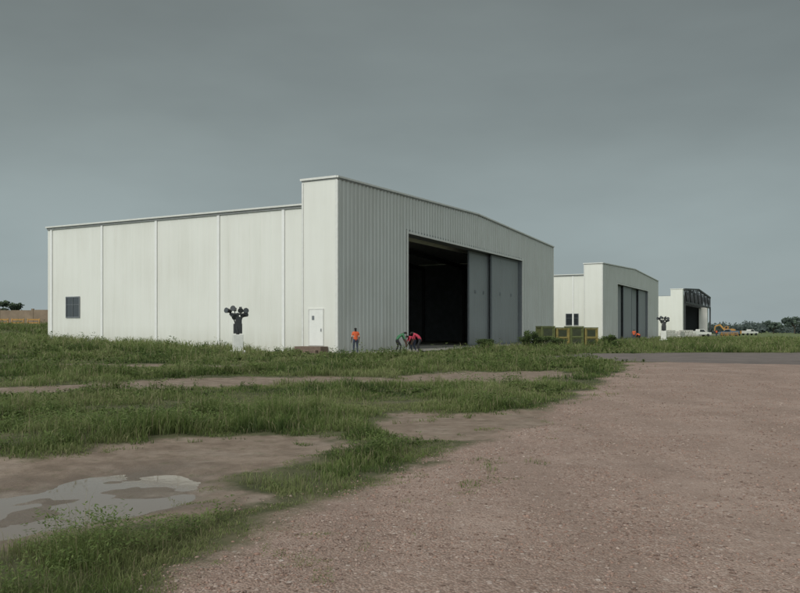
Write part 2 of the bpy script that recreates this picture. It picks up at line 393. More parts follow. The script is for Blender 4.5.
    if pdoor:
        part('personnel_door',[box(-.05,-.004,1.15,2.3,.5,3.05)],M_pdoor,R,.01)
        part('personnel_door_frame',[box(-.07,-.003,1.09,1.148,.5,3.10),box(-.07,-.003,2.302,2.36,.5,3.10),box(-.07,-.003,1.149,2.301,3.052,3.10)],M_trim,R)
        part('personnel_door_fittings',[box(-.058,-.051,1.85,2.05,2.3,2.6),box(-.09,-.051,1.25,1.31,1.5,1.7)],M_doorfrm,R)
        st=[box(-1.0,-.06,.7,2.9,-.1,.46),box(-1.35,-1.0,.9,2.7,-.1,.22)]
        part('door_steps',st,M_brick,R,.02)
    part('opening_trim',[box(X0-.18,X0+.05,-.13,-.075,c,ZT+.2),box(X1-.05,X1+.18,-.13,-.075,c,ZT+.2),box(X0+.051,X1-.051,-.13,-.075,ZT-.05,ZT+.12)],M_trim,R)
    part('opening_reveal',[box(X0-.2,X0,.0,1.3,c,ZT),box(X1,X1+.2,0,1.3,c,ZT),box(X0-.2,X1+.2,0,1.3,ZT+.01,ZT+.3)],M_doorfrm,R)
    part('back_shade_lining',[corrugated(.57,Wd-.57,lambda x:0,lambda x:HE+.2,y=D-.42,pitch=1.2,dep=.08,Wd=Wd)],M_inner,R)  # dark sheet added in front of the white back wall
    part('interior_shade_lining',[box(.5,.56,.1,D-.4,0,HE-.02),box(Wd-.56,Wd-.5,.1,D-.4,0,HE-.02),box(.57,X0-.25,1.3,1.36,0,HE),box(X1+.25,Wd-.57,1.3,1.36,0,HE)],M_inner,R)  # dark sheets added inside so the hall reads as shaded
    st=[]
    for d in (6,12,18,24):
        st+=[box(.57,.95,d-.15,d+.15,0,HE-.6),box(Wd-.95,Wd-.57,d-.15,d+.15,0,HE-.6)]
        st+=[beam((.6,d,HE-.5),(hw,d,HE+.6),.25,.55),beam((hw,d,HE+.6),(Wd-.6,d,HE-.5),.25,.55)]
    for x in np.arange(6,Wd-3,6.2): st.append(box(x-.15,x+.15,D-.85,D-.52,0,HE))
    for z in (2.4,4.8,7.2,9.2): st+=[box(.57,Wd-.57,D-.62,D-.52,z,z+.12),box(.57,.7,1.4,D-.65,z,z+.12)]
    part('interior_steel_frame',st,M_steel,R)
    part('concrete_floor',[box(.2,Wd-.2,.02,D-.2,-.3,.06)],M_conc,R)
    part('concrete_apron',[box(-1.6,Wd+1,-3.4,-.14,-.3,.05)],M_conc,R)
    for i,(x0,x1,y) in enumerate(doors):
        part('door_leaf_%d'%(i+1),[corrugated(x0+.18,x1-.18,lambda x:.25,lambda x:ZT-.25,y=y,pitch=.42,dep=.03,Wd=Wd)],M_doorgrey,R)
        part('door_leaf_backing_%d'%(i+1),[box(x0+.05,x1-.05,y+.02,y+.12,.12,ZT-.1)],M_doorfrm,R)
        fr=[box(x0,x0+.12,y-.07,y+.019,.08,ZT-.05),box(x1-.12,x1,y-.07,y+.019,.08,ZT-.05),box(x0+.121,x1-.121,y-.07,y+.019,.08,.25),box(x0+.121,x1-.121,y-.07,y+.019,ZT-.25,ZT-.05)]
        part('door_leaf_frame_%d'%(i+1),fr,M_doorfrm,R)
        if pdoor:
            ww=[box(x0+(x1-x0)*t-.22,x0+(x1-x0)*t+.22,y-.05,y-.033,5.3,5.62) for t in (.3,.7)]
            part('door_leaf_vents_%d'%(i+1),ww,M_doorfrm,R)
    part('door_rails',[box(X0,X1,.2,.26,ZT-.02,ZT+.0),box(.6,X1,.3,.36,.061,.085),box(.6,X1,.75,.81,.061,.085)],M_steel,R)
    return R
hangar(A1,[(26.0,27.6,2.7,4.4)],[(25.6,31.2,.85),(30.6,39.25,.4)])
hangar(A2,[(3.9,5.9,2.4,4.2)],[(10.65,18,.85),(17.7,25,.4),(24.6,32,.85),(31.7,39.25,.4)],pdoor=False,pitch=1.1)

def open_hangar(A,Wd=62.0):
    R=root('hangar',(A[0],A[1],0),RZ); c=-.3; hw=Wd/2; TY=3; IN=.3
    part('front_block_side',[box(0,2.2,0,TY,c,H0)],M_side,R)
    part('far_front_pier',[box(Wd-2.4,Wd,0.5,TY,c,9.2)],M_side,R)
    part('side_wall',[box(IN,IN+.2,TY,D,c,HE),box(Wd-IN-.2,Wd-IN,TY,D,c,HE)],M_side,R)
    part('interior_shade_lining',[box(.6,Wd-.6,D-.5,D-.4,0,HE+.5),box(.55,.6,TY,D-.5,0,HE),box(Wd-.6,Wd-.55,TY,D-.5,0,HE)],M_truss,R)  # near-black lining, shade of the open bay in its colour
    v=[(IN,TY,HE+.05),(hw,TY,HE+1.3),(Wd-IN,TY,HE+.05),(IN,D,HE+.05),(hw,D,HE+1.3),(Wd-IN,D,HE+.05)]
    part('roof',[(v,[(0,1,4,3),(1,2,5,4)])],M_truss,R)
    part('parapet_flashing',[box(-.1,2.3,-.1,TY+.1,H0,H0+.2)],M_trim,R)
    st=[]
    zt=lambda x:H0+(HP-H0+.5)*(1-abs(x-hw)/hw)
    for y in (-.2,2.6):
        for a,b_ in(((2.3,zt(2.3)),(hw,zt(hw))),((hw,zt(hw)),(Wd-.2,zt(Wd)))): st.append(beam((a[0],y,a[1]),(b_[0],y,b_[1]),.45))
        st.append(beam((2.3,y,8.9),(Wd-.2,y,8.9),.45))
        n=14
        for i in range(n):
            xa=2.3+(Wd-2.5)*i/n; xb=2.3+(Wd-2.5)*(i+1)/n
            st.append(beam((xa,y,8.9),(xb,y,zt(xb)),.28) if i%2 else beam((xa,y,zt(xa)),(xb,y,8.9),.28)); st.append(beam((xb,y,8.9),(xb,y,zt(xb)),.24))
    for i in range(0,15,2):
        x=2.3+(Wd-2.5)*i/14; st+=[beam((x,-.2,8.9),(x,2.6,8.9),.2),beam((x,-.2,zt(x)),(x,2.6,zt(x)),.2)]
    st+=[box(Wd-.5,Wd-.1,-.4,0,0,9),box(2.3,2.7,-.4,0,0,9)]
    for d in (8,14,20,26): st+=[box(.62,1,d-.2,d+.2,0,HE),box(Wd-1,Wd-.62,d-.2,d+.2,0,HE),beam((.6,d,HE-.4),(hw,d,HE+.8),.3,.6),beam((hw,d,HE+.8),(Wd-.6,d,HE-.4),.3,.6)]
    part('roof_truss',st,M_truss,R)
    part('concrete_floor',[box(.2,Wd-.2,.02,D-.2,-.3,.06)],M_conc,R)
    part('concrete_apron',[box(-1,Wd+1,-4,0,-.3,.05)],M_conc,R)
open_hangar(A3)

# ------------------------------------------------------------------ vegetation
def scatter_log(n,r0,r1,amin,amax):
    r=r0*np.exp(rng.random(n)*math.log(r1/r0)); a=np.radians(rng.uniform(amin,amax,n))
    return r*np.sin(a),r*np.cos(a),r
def clear_of_buildings(x,y):
    ok=np.ones(x.shape,bool)
    for A in (A1,A2,A3):
        lx,ly=local(x,y,A); ok&=~((lx>(-.0))&(lx<59)&(ly>-3.4)&(ly<D+.5))
    lx,ly=local(x,y,A1); ok&=~((lx>-1.7)&(lx<0.1)&(ly>-3.4)&(ly<3.2))
    return ok
def hfield(x,y):
    n1=fbm(x*.55,y*.55,21); n2=fbm(x*1.9,y*1.9,22,3)
    h=.055+1.15*np.clip(n1-.34,0,1)**1.15*(0.10+1.9*np.clip(n2-.18,0,1))
    r=np.hypot(x,y); near=.5+.5*ss((r-7)/5)
    left=ss((-x-5)/6)*ss((y-38)/12); rgt=ss((x-1)/5)*ss((y-45)/20)
    return np.minimum(h*near*(1+.3*ss((y-14)/25))*(1+1.1*left+.6*rgt),.85)
def veg_ok(x,y):
    g,m,a=masks(x,y); nz=(fbm(x*1.9,y*1.9,31)-.5)
    pm=np.clip((-m+nz*1.4)/.25,0,1); tuft=np.clip((fbm(x*3.1,y*3.1,33,2)-.64)/.08,0,1)*.7*(m<.6)
    tg=np.clip((fbm(x*4.1,y*4.1,35,2)-.68)/.06,0,1)*.35*(g<1.1)
    p=np.maximum(np.clip((-g+nz*1.8-.0)/.45,0,1),tg)*np.clip((-a+nz*2)/.5,0,1)*np.maximum(pm,tuft)
    bare=fbm(x*.8,y*.8,40); p=p*np.clip((bare-.26)/.14,.08,1)
    return p,(g,m,a)
PAL=np.array([[.066,.104,.033],[.122,.176,.050],[.182,.240,.075],[.245,.282,.115],[.36,.32,.19]])
def grass(n):
    x,y,r=scatter_log(n,3.2,170,-40,38)
    p,mk=veg_ok(x,y); k=(rng.random(n)<p)&clear_of_buildings(x,y); x,y,r=x[k],y[k],r[k]; mk=tuple(q[k] for q in mk)
    n=len(x); z=ground_z(x,y,mk)-.01
    h=hfield(x,y)*rng.uniform(.35,1.25,n)
    h*=.3+.7*np.clip((-mk[0])/1.0,0,1)*np.clip((-mk[1]+.1)/.6,0,1)
    h=np.maximum(h,.03); stalk=rng.random(n)<.016; h[stalk]=np.minimum(h[stalk]*1.9+.05,1.0)
    w=np.clip(.0034*(r/5)**.92,.0025,.14)*rng.uniform(.6,1.5,n); w[stalk]*=.6
    a=rng.uniform(0,2*math.pi,n); l=h*rng.uniform(.1,.9,n)**1.3; l[stalk]*=.3; b_=rng.uniform(0,2*math.pi,n)
    wx=np.cos(a)*w/2; wy=np.sin(a)*w/2; lx=np.cos(b_)*l; ly=np.sin(b_)*l
    V=np.empty((n,5,3),np.float32)
    for i,(sg,t,lt,wd) in enumerate(((-1,0,0,1),(1,0,0,1),(-1,.6,.3,.85),(1,.6,.3,.85),(0,1,1,0))):
        V[:,i,0]=x+sg*wx*wd+lx*lt; V[:,i,1]=y+sg*wy*wd+ly*lt; V[:,i,2]=z+h*t*(1-.25*lt)
    base=np.arange(n)*5
    loops=np.stack([base,base+1,base+3,base+2,base+2,base+3,base+4],1).ravel()
    starts=np.stack([np.arange(n)*7,np.arange(n)*7+4],1).ravel()
    tone=fbm(x*.3,y*.3,50)*1.7+fbm(x*1.7,y*1.7,51)*1.1-1.08+rng.normal(0,.15,n)+.10*ss((y-40)/20)
    ti=np.clip(tone*4.2+.75,0,3.1); dry=(rng.random(n)<.06)|stalk; ti[dry]=4
    i0=np.clip(np.floor(ti).astype(int),0,3); f=(ti-i0)[:,None]; c=PAL[i0]*(1-f)+PAL[i0+1]*f
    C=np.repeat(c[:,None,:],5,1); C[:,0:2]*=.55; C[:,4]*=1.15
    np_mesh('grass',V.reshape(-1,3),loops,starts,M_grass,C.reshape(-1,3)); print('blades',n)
grass(1300000)

def weeds(n,leaves=20):
    x,y,r=scatter_log(n,5,120,-40,38)
    p,mk=veg_ok(x,y); cl=fbm(x*.45,y*.45,61); left=ss((-x-6)/8)*ss((y-38)/12)*.5
    k=(rng.random(n)<p*np.clip((cl-.48)/.12+left,0,1))&clear_of_buildings(x,y)&(mk[0]<-.5)&(mk[1]<-.2)
    x,y,r=x[k],y[k],r[k]; mk=tuple(q[k] for q in mk); n=len(x); z=ground_z(x,y,mk)
    H=np.minimum(hfield(x,y)*rng.uniform(.7,1.5,n)+.03,.95)
    lv=leaves; X=np.repeat(x,lv);Y=np.repeat(y,lv);Z=np.repeat(z,lv);HH=np.repeat(H,lv);RR=np.repeat(r,lv); m_=n*lv
    t=rng.random(m_)**.7; a=rng.uniform(0,2*math.pi,m_); rad=HH*(.12+.3*rng.random(m_))
    cx=X+np.cos(a)*rad; cy=Y+np.sin(a)*rad; cz=Z+HH*t
    s=np.clip(.006+.0018*RR,.008,.10)*rng.uniform(.6,1.3,m_)
    d1=np.stack([np.cos(a),np.sin(a),rng.uniform(-.5,.7,m_)],1)*s[:,None]
    d2=np.stack([-np.sin(a),np.cos(a),rng.uniform(-.4,.4,m_)],1)*s[:,None]*.36
    c=np.stack([cx,cy,cz],1); V=np.stack([c-d1,c+d2,c+d1,c-d2],1)
    ar=np.arange(m_)*4; loops=np.arange(m_*4)
    tone=np.clip(np.repeat(rng.random(n),lv)*1.2+rng.random(m_)*.8+t*.5,0,2.8); i0=np.floor(tone).astype(int); f=(tone-i0)[:,None]
    C=PAL[i0]*(1-f)+PAL[i0+1]*f; C=C*(.6+.4*t)[:,None]
    np_mesh('weeds',V.reshape(-1,3),loops,ar,M_leaf,np.repeat(C,4,0)); print('weeds',n)
weeds(30000)

def leaf_cloud(centres,radii,per,size,tint,haze=0.0):
    Vs=[];Cs=[]
    for c,rd in zip(centres,radii):
        n=int(per); d=rng.normal(size=(n,3)); d/=np.linalg.norm(d,axis=1)[:,None]
        rr=rng.random(n)**.45; p=np.array(c)+d*rr[:,None]*np.array(rd)*(1+.25*rng.normal(size=(n,1)))
        s=size*rng.uniform(.5,1.4,n)
        u=rng.normal(size=(n,3)); u/=np.linalg.norm(u,axis=1)[:,None]; w=np.cross(u,rng.normal(size=(n,3))); w/=np.linalg.norm(w,axis=1)[:,None]
        u=u*s[:,None]; w=w*s[:,None]*.55
        Vs.append(np.stack([p-u,p+w,p+u,p-w],1))
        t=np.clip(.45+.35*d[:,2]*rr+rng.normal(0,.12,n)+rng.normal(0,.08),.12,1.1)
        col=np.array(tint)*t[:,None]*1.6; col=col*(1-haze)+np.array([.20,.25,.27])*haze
        Cs.append(np.repeat(col[:,None,:],4,1))
    V=np.concatenate(Vs).reshape(-1,3); C=np.concatenate(Cs).reshape(-1,3); return V,C
def tree(name,x,y,h,spread,per=260,clumps=16,size=.28,haze=.12,tint=(.075,.11,.04)):
    z0=gz(x,y); R=root(name,(x,y,z0))
    prims=[cyl((0,0,-.3),(.1,.05,h*.35),h*.035,h*.024,8)]
    for i in range(7):
        a=i*2*math.pi/7+random.uniform(-.3,.3); q=random.uniform(.5,.95)
        p1=(math.cos(a)*spread*.5*q,math.sin(a)*spread*.5*q,h*random.uniform(.55,.75)); prims.append(cyl((.1,.05,h*random.uniform(.25,.34)),p1,h*.016,h*.006,6))
    part('trunk',prims,M_bark,R)
    cs=[];rs=[]
    for i in range(clumps):
        a=random.uniform(0,6.28); q=random.random()**.5*spread*.75; zz_=h*random.uniform(.5,.88)
        cs.append((math.cos(a)*q,math.sin(a)*q,zz_)); s=spread*random.uniform(.18,.32); rs.append((s,s,s*.6))
    V,C=leaf_cloud(cs,rs,per,size,tint,haze)
    n=len(V)//4; np_mesh('crown',V,np.arange(n*4),np.arange(n)*4,M_leaf,C,R)
tree('tree',-98,196,7.6,3.4,per=150,haze=.2)
tree('tree',-120,215,5.5,3.6,per=150,haze=.2)
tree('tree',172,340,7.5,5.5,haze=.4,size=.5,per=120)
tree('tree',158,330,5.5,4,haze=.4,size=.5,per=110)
cs=[];rs=[]
for i in range(720):
    a=math.radians(random.uniform(-52,52)); r=random.uniform(360,560)
    x=r*math.sin(a);y=r*math.cos(a); hgt=random.choice([2.5,3,3.5,4.5,5,7.0])*random.uniform(.8,1.15)
    for j in range(3):
        w=hgt*random.uniform(.35,.8); cs.append((x+random.uniform(-1,1)*hgt*.7,y,hgt*random.uniform(.22,.72))); rs.append((w,w,hgt*.28))
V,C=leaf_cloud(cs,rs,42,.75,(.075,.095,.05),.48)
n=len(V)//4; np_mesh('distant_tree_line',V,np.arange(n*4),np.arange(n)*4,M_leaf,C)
for (x,y,h,s) in ((11.3,69,1.5,1.3),(14.2,70.5,1.0,1.5),(19.8,73,1.2,1.1),(7.6,66,.9,1.3),(12.3,69.5,1.2,1.0)):
    cs=[];rs=[]
    for i in range(14):
        a=random.uniform(0,6.28); q=random.random()*s*.8; cs.append((math.cos(a)*q,math.sin(a)*q,h*random.uniform(.2,.85))); rs.append((s*.28,s*.28,h*.22))
    V,C=leaf_cloud(cs,rs,150,.07,(.10,.145,.045),.03); R=root('bush',(x,y,gz(x,y)))
    n=len(V)//4; np_mesh('foliage',V,np.arange(n*4),np.arange(n)*4,M_leaf,C,R)
    part('stems',[cyl((0,0,-.1),(random.uniform(-.4,.4),random.uniform(-.4,.4),h*.7),.03,.01,6) for _ in range(6)],M_bark,R)

# ------------------------------------------------------------------ gravel stones
ico_v=[];t=(1+5**.5)/2
for a,b_ in((-1,t),(1,t),(-1,-t),(1,-t)): ico_v.append((a,b_,0))
for a,b_ in((-1,t),(1,t),(-1,-t),(1,-t)): ico_v.append((0,a,b_))
for a,b_ in((-1,t),(1,t),(-1,-t),(1,-t)): ico_v.append((b_,0,a))
ico_v=np.array(ico_v)/np.hypot(1,t)
ico_f=np.array([(0,11,5),(0,5,1),(0,1,7),(0,7,10),(0,10,11),(1,5,9),(5,11,4),(11,10,2),(10,7,6),(7,1,8),(3,9,4),(3,4,2),(3,2,6),(3,6,8),(3,8,9),(4,9,5),(2,4,11),(6,2,10),(8,6,7),(9,8,1)])
def stones(n):
    x,y,r=scatter_log(n,3.0,34,-32,36); g,m,a=masks(x,y); nz=fbm(x*1.4,y*1.4,71)
    k=(rng.random(n)<np.clip((g+.45+ (nz-.5)*1.5)/.6,0,1)*np.clip((nz-.34)/.25,.08,1))&(a<.2); x,y,r=x[k],y[k],r[k]; n=len(x)
    z=ground_z(x,y); s=np.clip(.003+.010*rng.random(n)**3.8+.0005*r,.003,.02)
    big=rng.random(n)<.003; s[big]*=2.0
    sc=s[:,None]*rng.uniform(.6,1.25,(n,3)); sc[:,2]*=.6
    a=rng.uniform(0,6.28,n); v=ico_v[None]*(1+.18*rng.normal(size=(n,12,1)))*sc[:,None,:]
    X=v[...,0]*np.cos(a)[:,None]-v[...,1]*np.sin(a)[:,None]+x[:,None]; Y=v[...,0]*np.sin(a)[:,None]+v[...,1]*np.cos(a)[:,None]+y[:,None]; Z=v[...,2]+(z+s*.1)[:,None]
    V=np.stack([X,Y,Z],2).reshape(-1,3); F=(ico_f[None]+(np.arange(n)*12)[:,None,None]).reshape(-1)
    pal=np.array([[.19,.13,.105],[.33,.225,.185],[.36,.26,.22],[.42,.335,.29],[.25,.18,.155],[.34,.22,.175],[.30,.21,.17]]); c=pal[rng.integers(0,7,n)]*rng.uniform(.75,1.08,(n,1))
    m_,nt,b=new_mat('gravel_stone'); at=N(nt,'ShaderNodeAttribute',attribute_name='Col'); nt.links.new(at.outputs['Color'],b.inputs['Base Color']); b.inputs['Roughness'].default_value=.95
    b.inputs['Specular IOR Level'].default_value=.2
    np_mesh('gravel',V,F,np.arange(n*20)*3,m_,np.repeat(c,12,0)); print('stones',n)
stones(80000)

# ------------------------------------------------------------------ equipment
def light_tower(x,y,sc=1,rz=0):
    R=root('floodlight_stand',(x,y,gz(x,y)),rz,sc)
    part('plinth',[box(-.30,.30,-.30,.30,-.1,1.2),box(-.42,.42,-.42,.42,-.1,.25)],M_white,R,.03)
    part('mast',[cyl((0,0,1.2),(0,0,2.5),.10,.07),cbox((0,0,1.55),(.5,.36,.6)),cbox((.05,0,2.05),(.36,.32,.45)),beam((-.5,0,2.42),(.5,0,2.42),.11),beam((0,-.25,1.3),(-.28,0,2.3),.06),beam((0,.2,1.3),(.28,0,2.3),.06)],M_dark,R,.01)
    hd=[];ln=[]
    for i,(hx,hz,tl) in enumerate(((-.48,2.62,.5),(-.18,2.72,.1),(.18,2.74,-.15),(.46,2.58,-.5),(-.3,2.36,.3),(.32,2.34,-.3))):
        Rm=Matrix.Rotation(tl,3,'Y')@Matrix.Rotation(.35-.5*(i%2),3,'X')@Matrix.Rotation((i-2.5)*.3,3,'Z')
        P0=Vector((hx,.1,hz)); hd.append(cyl(P0,P0+Rm@Vector((0,-.30,0)),.10,.17,14)); hd.append(cbox(P0+Rm@Vector((0,.05,0)),(.16,.16,.2),Rm))
        ln.append(cyl(P0+Rm@Vector((0,-.302,0)),P0+Rm@Vector((0,-.312,0)),.15,.15,14))
        hd.append(beam((hx,.05,hz-.05),(hx*.9,0,2.42),.05))
    part('lamp_heads',hd,M_dark,R); part('lamp_lenses',ln,M_lens,R)
light_tower(-10.4,50,1.06,.3); light_tower(37.2,110,1.22,-.4)

def crate(x,y,rz,w=1.25,h=1.75,d=1.2,pm=None):
    R=root('storage_crate',(x,y,gz(x,y)),rz)
    part('panels',[box(-w/2+.04,w/2-.04,-d/2+.04,d/2-.04,.14,h-.03)],pm or M_olive,R)
    fr=[]
    for sx in(-1,1):
        for sy in(-1,1): fr.append(box(sx*w/2-.06,sx*w/2+.06,sy*d/2-.06,sy*d/2+.06,.0,h))
    for z in(.1,h*.5,h-.06):
        for sy in(-1,1): fr.append(box(-w/2+.061,w/2-.061,sy*d/2-.035,sy*d/2+.035,z-.05,z+.05))
        for sx in(-1,1): fr.append(box(sx*w/2-.035,sx*w/2+.035,-d/2+.061,d/2-.061,z-.05,z+.05))
    part('frame',fr,pm or M_olive,R,.01)
    part('vent_panels',[box(-w*.34,w*.34,-d/2+.02,-d/2+.038,h*.56,h*.90),box(-w*.34,w*.34,-d/2+.02,-d/2+.038,h*.16,h*.42)],M_oliveD,R)
    part('lid',[box(-w/2-.08,w/2+.08,-d/2-.08,d/2+.08,h+.002,h+.07)],M_olive,R,.01)
for i in range(4): crate(13.6+i*1.42,73+.35*i,.25+.05*(i%2),h=1.9-.12*(i%2),pm=(M_olive,M_cyel,M_olive,M_cyel)[i])

def sack_stack(x,y,rz,nx_=4,nz=4):
    R=root('sack_stack',(x,y,gz(x,y)),rz)
    part('pallet',[box(-.1+i*.9-.4,i*.9+.3,-.6,.6,0,.12) for i in range(nx_)],M_brick,R)
    sk=[]
    for k_ in range(nz):
        for i in range(nx_-(k_//2)):
            for j in range(2):
                sk.append(cbox((i*.9-.05+.2*(k_//2)+random.uniform(-.05,.05),-.3+j*.6,.25+.25*k_),(.84,.56,.23),Matrix.Rotation(random.uniform(-.08,.08),3,'Z')))
    part('sacks',sk,M_sack,R,.08)
sack_stack(50,148,.5,5,6); sack_stack(54.5,153,.9,4,5); sack_stack(60.5,168,.2,5,6)

def excavator(x,y,rz):
    R=root('excavator',(x,y,gz(x,y)),rz)
    for s in(-1,1):
        pr=[(-1.7,.1),(1.7,.1),(2.0,.45),(1.7,.8),(-1.7,.8),(-2.0,.45)]
        part('track',[prism(pr,s*1.1-.28,s*1.1+.28)],M_black,R,.05)
    part('house',[prism([(-1.9,1.0),(1.2,1.0),(1.2,1.7),(-1.7,2.1),(-2.0,1.8)],-1.15,1.15)],M_yellow,R,.08)
    part('cab',[prism([(.1,1.71),(1.4,1.71),(1.5,2.3),(1.2,3.0),(.1,3.0)],-1.1,-.1)],M_yellow,R,.05)
    part('cab_glass',[box(.3,1.15,-1.115,-1.102,2.1,2.85),box(.3,1.1,-.098,-.085,2.1,2.85)],M_glass,R)
    part('turntable',[cyl((0,0,.75),(0,0,1.02),.7)],M_dark,R)
    part('boom',[beam((1.1,.3,1.5),(2.9,.3,3.6),.35,.5),beam((2.8,.3,3.6),(4.6,.3,3.0),.32,.42),beam((4.6,.3,3.1),(4.9,.3,1.2),.28,.35)],M_yellow,R,.03)
    part('bucket',[prism([(4.5,1.3),(5.2,1.25),(5.4,.6),(4.9,.25),(4.4,.5)],-.1,.7)],M_dark,R,.03)
excavator(122,290,2.4)
def pickup(x,y,rz,mat=None):
    R=root('pickup_truck',(x,y,gz(x,y)),rz); mat=mat or M_white
    part('body',[prism([(-2.6,.55),(2.5,.55),(2.6,.8),(2.55,1.05),(1.4,1.15),(-2.6,1.15)],-.88,.88)],mat,R,.06)
    part('cab',[prism([(-.5,1.152),(1.35,1.152),(.75,1.75),(-.35,1.78)],-.8,.8)],mat,R,.06)
    part('glass',[prism([(-.35,1.2),(1.05,1.2),(.65,1.66),(-.28,1.68)],-.815,.815)],M_glass,R)
    part('bed_rails',[box(-2.6,-.55,-.88,-.8,1.152,1.4),box(-2.6,-.55,.8,.88,1.152,1.4),box(-2.6,-2.52,-.79,.79,1.152,1.4)],mat,R)
    part('wheels',[cyl((a,s*.7,.38),(a,s*.92,.38),.38,n=20) for a in(-1.7,1.65) for s in(-1,1)],M_black,R,.03)
pickup(67.5,176,.2); pickup(92,216,1.9,M_yellow); pickup(104,232,.4,M_white); pickup(86,204,2.6,M_blue)
def site_barrier(x,y,rz,n=5):
    R=root('site_barrier',(x,y,gz(x,y)),rz)
    pr=[]
    for i in range(n):
        pr.append(beam((i*1.9-.8,0,.9),(i*1.9+.8,0,.9),.06,.18)); pr.append(beam((i*1.9-.8,0,.5),(i*1.9+.8,0,.5),.06,.14))
        for s in(-.7,.7): pr+=[beam((i*1.9+s,-.3,0),(i*1.9+s,0,1.05),.07),beam((i*1.9+s,.3,0),(i*1.9+s,0,1.05),.07)]
    part('boards',pr,M_yellow,R)
site_barrier(78,188,.4,3); site_barrier(-50,98,.1,3)

# perimeter wall
R=root('perimeter_wall',(0,0,0)); pr=[]
for i in range(15):
    x0=-105+i*5; pr.append(box(x0,x0+4.7,117,117.3,1.0,4.6+random.uniform(-.05,.05))); pr.append(box(x0+4.7,x0+5,116.95,117.35,1.0,4.8))
part('panels',pr,M_wall,R)

